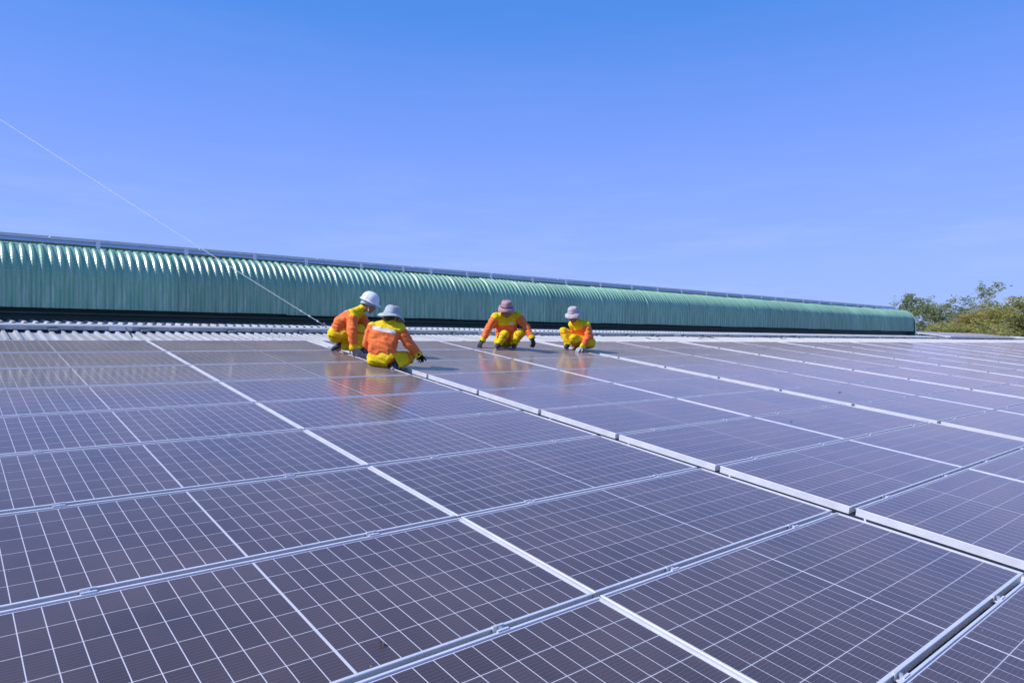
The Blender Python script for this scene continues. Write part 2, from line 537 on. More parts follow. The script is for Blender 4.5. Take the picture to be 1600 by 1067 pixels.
def make_panel(loc, rot, label, group, single_cells=False):
    r_ = tag(empty('solar_panel', loc, rot), label, 'solar panel', group)
    link('frame', FRAME, r_)
    link('backsheet', BACK, r_)
    link('glass', GLASS, r_)
    if single_cells:
        for x, y in CELLS:
            link('cell', CELL, r_, (x, y, 0))
    else:
        link('cell_grid', GRID, r_)['kind'] = 'stuff'
    return r_


def seen(u0, u1, v0, v1, z=0, margin=30):
    """does any of this roof rectangle fall inside the photograph?"""
    for a in range(7):
        for c in range(5):
            q = to_px(W(u0 + (u1 - u0) * a / 6, v0 + (v1 - v0) * c / 4, z))
            if q and -margin < q[0] < 1600 + margin and -margin < q[1] < 1067 + margin:
                return True
    return False


def pair_u(k):
    return -PITCH_U + k * (2 * PITCH_U + GAP)


rng = random.Random(3)
n_single = 0
PANELS = {}
for k in range(0, 11):
    for c in range(2):
        u = pair_u(k) + c * PITCH_U
        for j in range(-3, 8):
            v = j * PITCH_V - 0.03 * k
            if not seen(u, u + PITCH_U, v, v + PITCH_V):
                continue
            ctr = W(u + PITCH_U / 2, v + PITCH_V / 2)
            a = to_px(ctr - Vector((0, CH / 2, 0))); d_ = (ctr - CAM).length
            near = d_ < 4.9
            n_single += near
            lab = f"dark solar panel, {ORD[8 - j]} row down from the cable tray, {ORD[k * 2 + c + 1]} column from left"
            rr = (SLOPE + math.radians(rng.uniform(-.12, .12)), math.radians(rng.uniform(-.06, .06)), 0)
            PANELS[(k, c, j)] = make_panel(W(u + PITCH_U / 2, v + PITCH_V / 2, rng.uniform(-.0015, .0015)), rr, lab, 'solar panels laid in rows on the roof', near)
print('panels', len(PANELS), 'with single cells', n_single)

# mounting rails with their clamps
cl = MB()
cl.box(-.028, .028, -.021, -.0165, -.002, .0055); cl.box(-.028, .028, .0165, .021, -.002, .0055)   # the two lips biting on the frames
cl.box(-.028, .028, -.0145, -.0115, -.022, .0050); cl.box(-.028, .028, .0115, .0145, -.022, .0050)
cl.box(-.028, .028, -.0165, -.0145, .0022, .0048); cl.box(-.028, .028, .0145, .0165, .0022, .0048)
cl.box(-.028, .028, -.0115, .0115, -.022, -.018)
CLAMP = cl.mesh('clamp', 'aluminium')
bo = MB(); bo.tube([(0, 0, -.018), (0, 0, .004)], .0075, 6); BOLT = bo.mesh('bolt', 'bolt_steel')
for k in range(0, 11):
    for c in range(2):
        for side, fr_ in (('left', .235), ('right', .765)):
            u = pair_u(k) + (c + fr_) * PITCH_U
            js = [j for j in range(-3, 9) if (k, c, j) in PANELS or (k, c, j - 1) in PANELS]
            if len(js) < 2:
                continue
            v_lo, v_hi = min(js) * PITCH_V - .03 * k, max(js) * PITCH_V - .03 * k
            mid = W(u, v_lo, -PH)
            rl = MB()
            Ln = v_hi - v_lo
            rl.box(-.02, .02, -.02, Ln + .06, -.030, -.0005)
            ro = rl.build('mounting_rail', 'aluminium')
            ro.location = mid; ro.rotation_euler = ROOF_ROT
            tag(ro, f"aluminium clamp rail under the {side} half of the {ORD[k * 2 + c + 1]} panel column from left", 'rail', 'clamp rails under the panels')
            for j in js:
                if seen(u - .05, u + .05, j * PITCH_V - .03 * k - .03, j * PITCH_V - .03 * k + .03):
                    co = link('clamp', CLAMP, ro, (rng.uniform(-.02, .02), (j - min(js)) * PITCH_V, PH))
                    link('bolt', BOLT, co)
            nf = int(Ln / 1.3) + 1
            ft = MB(); ft.box(-.024, .024, -.03, .03, RZ + .004 + PH, -.028)
            fm = ft.mesh('foot', 'bolt_steel')
            for q in range(nf + 1):
                link('foot', fm, ro, (0, min(Ln, .2 + q * 1.3), 0))

# ------------------------------------------------------------------ cable tray along the ridge
TV = 10.16
tray = tag(empty('cable_tray', W(0, TV, 0), ROOF_ROT), 'long galvanised cable tray with lid running below the green ridge vent', 'cable tray')
TS = 2.4
ts = MB()
ZB, ZT = RZ + .040, -.008
ts.box(0, TS - .012, 0, .004, ZB, ZT)          # front web
ts.box(0, TS - .012, .150, .154, ZB, ZT)
ts.box(0, TS - .012, .004, .150, ZB, ZB + .004)
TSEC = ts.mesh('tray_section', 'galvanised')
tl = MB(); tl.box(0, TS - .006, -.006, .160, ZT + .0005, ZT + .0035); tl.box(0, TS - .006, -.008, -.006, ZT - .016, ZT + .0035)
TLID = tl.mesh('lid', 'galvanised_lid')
tb = MB(); tb.box(-.06, .06, -.11, .19, RZ + .0345, ZB - .001); tb.box(-.06, .06, -.016, -.0085, ZB - .001, ZT - .03); tb.box(-.055, .055, -.115, -.02, ZB - .001, ZB + .022)
simple('bracket_grey', (0.16, 0.20, 0.20), (0.28, 0.32, 0.31), rough=.6, scale=9)
TBR = tb.mesh('bracket', 'bracket_grey')
tj = MB(); tj.box(-.16, .16, -.012, -.0082, ZB - .003, ZT + .002); TJ = tj.mesh('joint_plate', 'galvanised_lid')
for i in range(-2, 22):
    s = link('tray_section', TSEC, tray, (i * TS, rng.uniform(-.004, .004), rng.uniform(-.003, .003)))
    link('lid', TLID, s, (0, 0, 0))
    link('joint_plate', TJ, s, (0, 0, 0)) if i % 3 == 0 else None
    for q in (.35, 1.55):
        link('bracket', TBR, s, (q + rng.uniform(-.25, .25), 0, 0))


def cable(pts, label):
    base = pts[0]
    fine = []
    for i in range(len(pts) - 1):
        for q in range(6):
            fine.append(pts[i].lerp(pts[i + 1], q / 6))
    fine.append(pts[-1])
    sm = [fine[0]] + [(fine[i - 1] + fine[i] * 2 + fine[i + 1]) / 4 for i in range(1, len(fine) - 1)] + [fine[-1]]
    mb = MB(); mb.tube([p - base for p in sm], .0095, 6)
    o = mb.build('cable', 'cable_black', smooth=True); o.location = base
    tag(o, label, 'cable', 'loose black cables under the tray')


def rp(px, py, z): return on_roof(px, py, z)


CABLES = [
    ([(206, 526, -.10), (201, 518, -.06), (196, 512, -.02)], 'short black cable leaving the tray above the first long white frame line'),
    ([(1009, 527, -.05), (1018, 530, -.09), (1026, 531, -.10), (1032, 529, -.08)], 'black cable sagging below the tray just right of the rightmost worker'),
    ([(1092, 529, -.05), (1104, 526, -.03), (1114, 528, -.08), (1122, 530, -.1)], 'black cable looping between two tray brackets right of the workers'),
    ([(1200, 527, -.05), (1212, 525, -.03), (1222, 529, -.08), (1232, 530, -.1)], 'black cable hanging below the middle of the far tray run'),
    ([(1238, 526, -.05), (1244, 525, -.03), (1251, 528, -.08)], 'short black cable loop, farthest one along the tray'),
]
for pts, lab in CABLES:
    cable([rp(*p) for p in pts], lab)

# ------------------------------------------------------------------ green ridge vent
VW = W(0, 11.0, 0)
H0, H1, RA = 0.165, 0.650, 0.555
V_U0, V_U1 = -5.0, 35.0


def vent_sheet():
    prof = []
    pitch = 0.125
    for i in range(8):
        x = i * pitch
        lift = .006 if i == 0 else 0
        prof += [(x, 0, 1), (x + .040, 0, 1), (x + .064, .025 + lift, 0), (x + .090, .025 + lift, 0), (x + .114, 0, 1)]
    prof.append((1.012, 0, 1))
    path = []
    for q in range(4):
        path.append((0, H0 + (H1 - H0) * q / 3, Vector((0, -1, 0)), 0))
    NC = 15
    for q in range(1, NC * 4 + 1):
        a = math.pi - (math.pi / 2) * q / (NC * 4)
        n_ = Vector((0, math.cos(a), math.sin(a)))
        path.append((RA + RA * math.cos(a), H1 + RA * math.sin(a), n_, .0045 * (0.5 - 0.5 * math.cos(2 * math.pi * q / 4))))
    path.append((RA + .55, H1 + RA + .02, Vector((0, 0, 1)), 0))
    path.append((RA + .72, H1 + RA + .02, Vector((0, 0, 1)), 0))
    mb = MB()
    n = len(prof)
    for (y, z, nn, cr) in path:
        for (x, h, isp) in prof:
            off = h + (cr if isp else cr * .25)
            mb.v.append((x, y + nn.y * off, z + nn.z * off))
    for a in range(len(path) - 1):
        for i in range(n - 1):
            mb.f.append((a * n + i, a * n + i + 1, (a + 1) * n + i + 1, (a + 1) * n + i))
    return mb.mesh('curved_sheet', 'green_sheet')


VS = vent_sheet()
vent = tag(empty('ridge_vent', VW), 'long green corrugated ridge vent with rounded shoulder along the roof top', 'roof vent')
for i in range(int(V_U1 - V_U0)):
    link('curved_sheet', VS, vent, (V_U0 + i, rng.uniform(-.006, .006), rng.uniform(-.012, .008)), (rng.uniform(-.004, .004), rng.uniform(-.002, .002), 0))
# corrugated apron flashing from the tray up to the vent
ap = MB(); pitch = 1.0 / 7; prf = []
for i in range(7):
    x = i * pitch
    prf += [(x, 0), (x + .045, 0), (x + .066, .032), (x + .100, .032), (x + .121, 0)]
prf.append((1.0, 0.0)); n = len(prf)
for (vv_, zz_) in ((10.335, -.016), (11.25, -.075)):
    for x, h in prf:
        p = W(x, vv_, zz_ + h) - W(0, 11.0, 0)
        ap.v.append((p.x, p.y, p.z))
for x, h in prf:
    p = W(x, 10.336, -.016 + h - .012) - W(0, 11.0, 0); ap.v.append((p.x, p.y, p.z))
ap.f += [(i, i + 1, n + i + 1, n + i) for i in range(n - 1)] + [(2 * n + i, 2 * n + i + 1, i + 1, i) for i in range(n - 1)]
APR = ap.mesh('apron_sheet', 'roof_metal')
for i in range(int(V_U1 - V_U0) + 1):
    link('apron_sheet', APR, vent, (V_U0 + i, rng.uniform(-.008, .008), .002 * (i % 2)))
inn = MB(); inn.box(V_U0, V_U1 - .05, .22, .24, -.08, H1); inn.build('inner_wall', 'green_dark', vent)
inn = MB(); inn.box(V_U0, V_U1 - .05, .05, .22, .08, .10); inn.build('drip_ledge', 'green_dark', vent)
bk = MB()
bw = 2 * (RA + .72)
pr = [(bw, 0.05), (bw, H1)] + [(bw - RA + RA * math.cos(a), H1 + RA * math.sin(a)) for a in [math.pi / 2 * q / 10 for q in range(11)]] + [(bw / 2 - .02, H1 + RA + .024)]
for x in (V_U0, V_U1):
    bk.v += [(x, p[0], p[1]) for p in pr]
bk.f += [(i, i + 1, len(pr) + i + 1, len(pr) + i) for i in range(len(pr) - 1)]
bk.build('back_sheet', 'green_sheet', vent)
for x in (V_U1 + .005, V_U0 - .015):
    en = MB()
    pr = [(-.05, -.13), (-.05, H1)] + [(RA - (RA + .05) * math.cos(a), H1 + (RA + .05) * math.sin(a)) for a in [math.pi / 2 * q / 10 for q in range(1, 11)]]
    pr = pr + [(bw - p[0], p[1]) for p in reversed(pr)]
    n = len(pr)
    en.v += [(x, p[0], p[1]) for p in pr] + [(x + .012, p[0], p[1]) for p in pr]
    en.f += [tuple(range(n)), tuple(range(2 * n - 1, n - 1, -1))] + [(i, n + i, n + (i + 1) % n, (i + 1) % n) for i in range(n)]
    en.build('end_panel', 'green_sheet', vent)
tr_ = MB(); tr_.box(V_U1 - .10, V_U1 + .022, -.075, -.052, -.14, H1 + .02); tr_.box(V_U1 + .0185, V_U1 + .022, -.052, .06, -.14, H1 + .02)
tr_.build('corner_trim', 'green_sheet', vent)

# panels carried on top of the vent, seen edge-on from below
TOPZ = VW.z + H1 + RA + .024
top_y = VW.y + .50
n_top = 0
u = -3.1
rail = tag(empty('vent_rail', (0, top_y + .03, TOPZ)), 'thin white support rail on brackets along the top of green vent', 'rail')
rl = MB()                                             # rail strip, flat top; front shaped to slope so it catches sun and shows white
prf_ = [(-.075, .026), (-.075, .030), (-.022, .086), (.02, .086), (.02, .080), (-.018, .080), (-.070, .026)]
for x in (-3.0, 34.2):
    rl.v += [(x, p[0], p[1]) for p in prf_]
nn = len(prf_)
rl.f += [(i, (i + 1) % nn, nn + (i + 1) % nn, nn + i) for i in range(nn)] + [tuple(range(nn - 1, -1, -1)), tuple(range(nn, 2 * nn))]
rl.build('sunward_strip', 'galvanised_lid', rail)
fb = MB(); fb.box(-.030, .030, -.078, .020, -.03, .020); fb.box(-.030, .030, -.086, -.078, -.02, .115)
FB = fb.mesh('bracket', 'galvanised_lid')
x = -2.9
while x < 34:
    link('bracket', FB, rail, (x, 0, 0))
    x += rng.choice([.75, 1.05, 1.25, 1.4])
while u + PL < 34.6:
    n_top += 1
    make_panel(Vector((u + PL / 2, top_y + HY - .01, TOPZ + .088 + PH + .012)), (math.radians(1.2), 0, 0),
               f"solar panel seen edge-on on top of the green vent, {ORD[n_top]} from the left end", 'solar panels on top of the ridge vent')
    u += PITCH_U + .01
# small array past the right end of the vent
for c in range(5):
    for rr_ in range(2):
        uu = 37.3 + c * PITCH_U
        make_panel(W(uu + PITCH_U / 2, 10.1 + rr_ * PITCH_V * .93 + PW / 2, .06), ROOF_ROT,
                   f"solar panel past the right end of the vent, {'lower' if rr_ == 0 else 'upper'} row, {ORD[c + 1]} from the vent", 'solar panels past the end of the vent')
for rr_, nm in ((10.3, 'lower'), (11.6, 'upper')):
    r2 = MB(); r2.box(0, 5 * PITCH_U, -.02, .02, -.045, -.0005)
    o = r2.build('mounting_rail', 'aluminium'); o.location = W(37.3, rr_, .06 - PH); o.rotation_euler = ROOF_ROT
    tag(o, f"aluminium rail under the {nm} edge of panels past the vent's right end", 'rail')
    ft = MB(); ft.box(-.02, .02, -.02, .02, RZ - (.06 - PH) + .03, -.045); fm = ft.mesh('foot', 'bolt_steel')
    for q in range(8): link('foot', fm, o, (.3 + q * 1.5, 0, 0))

# blue cloth bundle and dark block wedged under the top rail
def lump(name, mat, px, py, sx, sy, sz, label, cat, seed):
    p = at_depth(px, py, 1.0) - CAM
    t_ = (top_y - .04 - CAM.y) / p.y
    c_ = CAM + p * t_
    bm = bmesh.new()
    bmesh.ops.create_cube(bm, size=1)
    bmesh.ops.subdivide_edges(bm, edges=bm.edges[:], cuts=5, use_grid_fill=True)
    for vv in bm.verts:
        nv = noise.noise_vector(vv.co * 3 + Vector((seed, 0, 0)))
        q = vv.co.normalized() * .55
        vv.co = vv.co.lerp(q, .25) + nv * .06
        vv.co = Vector((vv.co.x * sx, vv.co.y * sy, vv.co.z * sz))
    me = bpy.data.meshes.new(name); bm.to_mesh(me); bm.free()
    me.materials.append(MATS[mat])
    o = link(name, me, None, c_)
    tag(o, label, cat)


lump('cloth_bundle', 'blue_cloth', 599, 423.5, .24, .10, .085, 'blue cloth bundle wedged under the rail on top of the vent', 'cloth', 1)


# ------------------------------------------------------------------ guy wire
wa = on_roof(507, 508.5, .02)
wb_dir = at_depth(0, 182, 1.0) - CAM
t_ = (wa.y - .1 - CAM.y) / wb_dir.y
wb = CAM + wb_dir * t_
mast_p = wa + (wb - wa) * 1.55
mb = MB()
pts = []
for i in range(41):
    f_ = i / 40
    p = wa.lerp(mast_p, f_)
    p.z -= .05 * 4 * f_ * (1 - f_)
    pts.append(p - wa)
mb.tube(pts, .0058, 8)
wire = mb.build('guy_wire', 'wire_white', smooth=True); wire.location = wa
tag(wire, 'thin white guy wire rising from the roof behind the workers to upper left', 'wire')
mb = MB()
dirw = (pts[3] - pts[0]).normalized()
for f_ in (.10, .22, .34):
    q = dirw * f_ * 1.6
    mb.tube([q - dirw * .03, q, q + dirw * .03], [.008, .017, .008], 8)
mb.build('clip', 'wire_white', wire)
mb = MB(); mb.tube([(0, 0, -.03), (.03, 0, .0), (.0, 0, .03), (-.02, 0, .05)], .009, 6); mb.build('hook', 'bolt_steel', wire)
mast_base = Vector((mast_p.x, mast_p.y, W(0, mast_p.y / CS, RZ).z))
mast = tag(empty('lightning_mast', mast_base), 'slim steel mast holding the upper end of the guy wire', 'mast')
mb = MB(); mb.tube([(0, 0, 0), (0, 0, mast_p.z - mast_base.z + .02)], .03, 12); mb.tube([(0, 0, mast_p.z - mast_base.z), (0, 0, mast_p.z - mast_base.z + 1.2)], .012, 8); mb.build('pole', 'bolt_steel', mast, True)
mb = MB(); mb.box(-.12, .12, -.12, .12, -.03, .03); mb.build('base_plate', 'galvanised', mast)


# ------------------------------------------------------------------ dry leaves blown onto the panels
def dry_leaf(px, py, size, ang, label):
    p = on_roof(px, py, .002)
    mb = MB()
    n = 8
    top = []; bot = []
    for i in range(n + 1):
        t2 = i / n
        w = math.sin(math.pi * t2) * .30 * size
        h = .12 * size * math.sin(math.pi * t2) + .04 * size * math.sin(5 * t2)
        top.append(((t2 - .5) * size, w, h + .15 * size * (w / size)))
        bot.append(((t2 - .5) * size, -w, h * .4))
    mid_ = [((i / n - .5) * size, 0, .02 * size) for i in range(n + 1)]
    for a_, c_ in ((top, mid_), (mid_, bot)):
        mb.add(a_ + c_, [(i, i + 1, n + 1 + i + 1, n + 1 + i) for i in range(n)])
    mb.tube([(-.5 * size, 0, .02 * size), (-.75 * size, .03 * size, .05 * size)], .012 * size, 5)
    o = mb.build('dry_leaf', 'dry_leaf'); o.location = p; o.rotation_euler = (SLOPE, 0, ang)
    tag(o, label, 'leaf', 'dry leaves on the panels')


dry_leaf(1236, 658, .05, .4, 'curled brown dry leaf on a panel just left of the second white gap line')
dry_leaf(1312, 613, .05, 2.0, 'dark dry leaf on a panel right of the second white gap line')
dry_leaf(597, 1004, .035, 1.1, 'small dark curled leaf on the nearest middle panel')

# ------------------------------------------------------------------ trees beyond the right end of the roof
def tree(px, base_d, top_py, spread, kind, seed, label, leaf, n_leaf, sparse):
    rg = random.Random(seed)
    g0 = at_depth(px, 533, base_d); g0.z = GZ
    top = at_depth(px, top_py, base_d).z - GZ
    root = tag(empty(kind, g0), label, 'tree', 'trees beyond the roof')
    tk = MB()
    tips = []

    def limb(p, d, length, r, lvl):
        pts = [p]; rad = [r]
        nseg = 5
        cur = p.copy(); dd = d.normalized()
        for i in range(nseg):
            dd = (dd + Vector((rg.uniform(-.16, .16), rg.uniform(-.16, .16), rg.uniform(-.02, .14)))).normalized()
            cur = cur + dd * (length / nseg)
            pts.append(cur.copy()); rad.append(max(.012, r * (1 - .8 * (i + 1) / nseg)))
            if lvl >= 1 and i >= 1:
                tips.append((cur.copy(), lvl))
            if lvl < 3 and i >= (2 if lvl == 0 else 1):
                for _ in range(rg.choice([1, 2]) + (1 if lvl == 0 else 0)):
                    a_ = rg.uniform(0, 2 * math.pi)
                    side = Vector((math.cos(a_), math.sin(a_), rg.uniform(.25, .9)))
                    limb(cur.copy(), (dd * .55 + side).normalized(), length * rg.uniform(.30, .48) * spread, rad[-1] * .62, lvl + 1)
        tk.tube(pts, rad, 6, True)

    limb(Vector((0, 0, 0)), Vector((rg.uniform(-.06, .06), rg.uniform(-.06, .06), 1)), top * .86, top * .012 + .05, 0)
    tk.build('trunk', 'bark', root, True)
    zmax = max(p.z for p, _ in tips); kz = (top - .35) / max(zmax, .1)
    cr = MB()
    cand = [p for p, l in tips if l >= (2 if sparse else 1)]
    # leaf clumps round the twig ends, leaves of about 0.2 m
    clumps = []
    for p in cand:
        if sparse and rg.random() < .72: continue
        if not sparse and rg.random() < .25: continue
        clumps.append((p, rg.uniform(.25, .55) if sparse else rg.uniform(.5, 1.05)))
    if not clumps: clumps = [(p, .5) for p in cand]
    per = max(6, n_leaf // len(clumps))
    for p, rad in clumps:
        for _ in range(per):
            while True:
                q = Vector((rg.uniform(-1, 1), rg.uniform(-1, 1), rg.uniform(-1, 1)))
                if q.length < 1: break
            c_ = p + Vector((q.x * rad * 1.25, q.y * rad * 1.25, q.z * rad * .8))
            ax = Vector((rg.uniform(-1, 1), rg.uniform(-1, 1), rg.uniform(-.6, .5))).normalized()
            bx = ax.cross(Vector((rg.uniform(-1, 1), rg.uniform(-1, 1), rg.uniform(-1, 1)))).normalized()
            L_ = rg.uniform(.11, .24); w_ = L_ * rg.uniform(.3, .5)
            cr.add([c_ - ax * L_, c_ + bx * w_ - ax * L_ * .1, c_ + ax * L_, c_ - bx * w_ - ax * L_ * .1], [(0, 1, 2, 3)])
    cr.build('crown', leaf, root)
    for ch in root.children:
        ch.scale = (1, 1, kz)


TREES = [
    (1450, 84, 455, .62, 'slender_tree', 'sparse slender tree rising just behind the right end of the vent', 'leaf_green', 800, True),
    (1452, 92, 468, .7, 'slender_tree', 'thin nearly bare tree between the vent end and the dense bushes', 'leaf_green', 350, True),
    (1474, 86, 460, .8, 'slender_tree', 'sparse pale-barked tree with open top, second clump right of the vent', 'leaf_green', 900, True),
    (1487, 80, 449, .9, 'slender_tree', 'tall sparse tree with a tufted tip above the middle of the treeline', 'leaf_green', 2200, True),
    (1512, 88, 458, .9, 'slender_tree', 'sparse tree with rounded open crown in the middle of the treeline', 'leaf_green', 2200, True),
    (1540, 84, 462, .9, 'slender_tree', 'open pale-branched tree right of the middle of the treeline', 'leaf_green', 2200, True),
    (1583, 82, 438, .9, 'slender_tree', 'tallest sparse tree at the far right of the treeline', 'leaf_green', 2400, True),
    (1476, 72, 486, 1.0, 'bushy_tree', 'low rust-tinged bushy tree, leftmost of the dense ones', 'leaf_rust', 9000, False),
    (1500, 70, 479, 1.15, 'bushy_tree', 'olive bushy tree left of centre in front of the slender trees', 'leaf_olive', 11000, False),
    (1530, 71, 479, 1.15, 'bushy_tree', 'olive and rust bushy tree behind the small far panel array', 'leaf_rust', 10000, False),
    (1558, 69, 470, 1.15, 'bushy_tree', 'dense olive bushy tree, second from the right picture edge', 'leaf_olive', 12000, False),
    (1598, 68, 450, 1.15, 'bushy_tree', 'large dense olive tree cut by the right picture edge', 'leaf_olive', 14000, False),
    (1512, 66, 492, 1.1, 'bushy_tree', 'low olive bush in front, below the middle slender trees', 'leaf_olive', 9000, False),
    (1577, 74, 460, 1.15, 'bushy_tree', 'pale green bushy tree between the two large ones at right', 'leaf_green', 10000, False),
]
for i, (px, d, tp, sp_, kind, lab, leaf, nl, sparse) in enumerate(TREES):
    tree(px, d, tp, sp_, kind, 100 + i, lab, leaf, nl, sparse)


# ------------------------------------------------------------------ people
ICO = None


def ico_pts():
    global ICO
    if ICO is None:
        bm = bmesh.new(); bmesh.ops.create_icosphere(bm, subdivisions=2, radius=1)
        ICO = [v.co.copy() for v in bm.verts]; bm.free()
    return ICO


def blob(hulls, voxel, smooth, wrinkle=0.0, wscale=9.0, seed=0.0):
    """union of convex hulls of spheres -> one continuous smooth surface (vertices, faces)"""
    big = bmesh.new()
    for h in hulls:
        bm = bmesh.new()
        for p, r_ in h:
            for q in ico_pts():
                bm.verts.new(Vector(p) + q * r_)
        bmesh.ops.convex_hull(bm, input=bm.verts[:])
        loose = [v for v in bm.verts if not v.link_faces]
        bmesh.ops.delete(bm, geom=loose, context='VERTS')
        me = bpy.data.meshes.new('tmp'); bm.to_mesh(me); bm.free()
        big.from_mesh(me); bpy.data.meshes.remove(me)
    me = bpy.data.meshes.new('tmp'); big.to_mesh(me); big.free()
    o = bpy.data.objects.new('tmp', me); COL.objects.link(o)
    md = o.modifiers.new('r', 'REMESH'); md.mode = 'VOXEL'; md.voxel_size = voxel; md.adaptivity = 0
    sm = o.modifiers.new('s', 'SMOOTH'); sm.factor = .5; sm.iterations = smooth
    dg = bpy.context.evaluated_depsgraph_get(); dg.update()
    ev = o.evaluated_get(dg)
    m2 = bpy.data.meshes.new_from_object(ev, depsgraph=dg)
    bpy.data.objects.remove(o); bpy.data.meshes.remove(me)
    vs = [v.co.copy() for v in m2.vertices]
    ns = [v.normal.copy() for v in m2.vertices]
    fs = [tuple(p.vertices) for p in m2.polygons]
    bpy.data.meshes.remove(m2)
    if wrinkle:
        off = Vector((seed, seed * .7, -seed))
        for i, p in enumerate(vs):
            w_ = .7 * noise.noise((p + off) * wscale)
            q_ = Vector((p.x + p.z * .5, p.y - p.z * .4, p.z * 1.9 + p.x * .6))
            fold = 1 - abs(noise.noise(q_ * wscale * .95 + off)) * 2.2          # long crease lines
            vs[i] = p + ns[i] * wrinkle * (w_ + max(fold, -.4) * 1.1 - .3)
    return vs, fs


def split(vs, fs, label_of):
    """share the faces of one surface out to named pieces"""
    out_ = {}
    for f in fs:
        c_ = Vector((0, 0, 0))
        for i in f: c_ += vs[i]
        out_.setdefault(label_of(c_ / len(f)), []).append(f)
    res = {}
    for k_, ff in out_.items():
        idx = {}; v2 = []; f2 = []
        for f in ff:
            g_ = []
            for i in f:
                if i not in idx:
                    idx[i] = len(v2); v2.append(vs[i])
                g_.append(idx[i])
            f2.append(g_)
        res[k_] = (v2, f2)
    return res


def surf(name, vf, mat, parent):
    mb = MB(); mb.add(*vf)
    return mb.build(name, mat, parent, smooth=True)


def seg_t(p, a, b_):
    ab_ = b_ - a
    t2 = max(0, min(1, (p - a).dot(ab_) / ab_.length_squared))
    return t2, (p - (a + ab_ * t2)).length


def hand_hulls(wrist, d, back, thumb_side, curl, scale=1.0):
    d = d.normalized(); back = (back - d * back.dot(d)).normalized(); side = d.cross(back) * thumb_side
    S = scale
    pal0, pal1 = wrist + d * .015 * S, wrist + d * .088 * S
    H = [[(wrist - d * .03 * S, .026 * S), (wrist + d * .01 * S, .027 * S)],
         [(pal0 + side * .022 * S, .018 * S), (pal0 - side * .022 * S, .018 * S), (pal1 + side * .032 * S, .015 * S), (pal1 - side * .034 * S, .014 * S)]]
    for i, (ln, lat) in enumerate(((.074, .032), (.084, .011), (.077, -.011), (.060, -.033))):
        p = pal1 + side * lat * S
        dirn = (d + side * lat * 2.2).normalized()
        a = 0.15
        for s_, fr2 in enumerate((.45, .32, .23)):
            a += curl * (0.55 + .12 * i)
            dd = dirn * math.cos(a) - back * math.sin(a)
            q = p + dd * ln * fr2 * S
            H.append([(p, .0105 * S * (1 - .08 * s_)), (q, .0098 * S * (1 - .1 * s_))])
            p = q
    p = wrist + d * .03 * S + side * .028 * S
    for s_, (ln, out) in enumerate(((.038, .75), (.030, .45), (.024, .15))):
        dd = (d * (1 - out * .5) + side * out - back * (.25 + .2 * curl)).normalized()
        q = p + dd * ln * S
        H.append([(p, .0135 * S * (1 - .1 * s_)), (q, .0115 * S * (1 - .1 * s_))])
        p = q
    return H


def lathe(prof, n, wob=None):
    vs = []; fs = []
    for i, (r_, z_) in enumerate(prof):
        for k_ in range(n):
            a = 2 * math.pi * k_ / n
            rr_, zz_ = (r_, z_) if wob is None else wob(r_, z_, a, i)
            vs.append(Vector((rr_ * math.cos(a), rr_ * math.sin(a), zz_)))
    for i in range(len(prof) - 1):
        for k_ in range(n):
            fs.append((i * n + k_, i * n + (k_ + 1) % n, (i + 1) * n + (k_ + 1) % n, (i + 1) * n + k_))
    return vs, fs


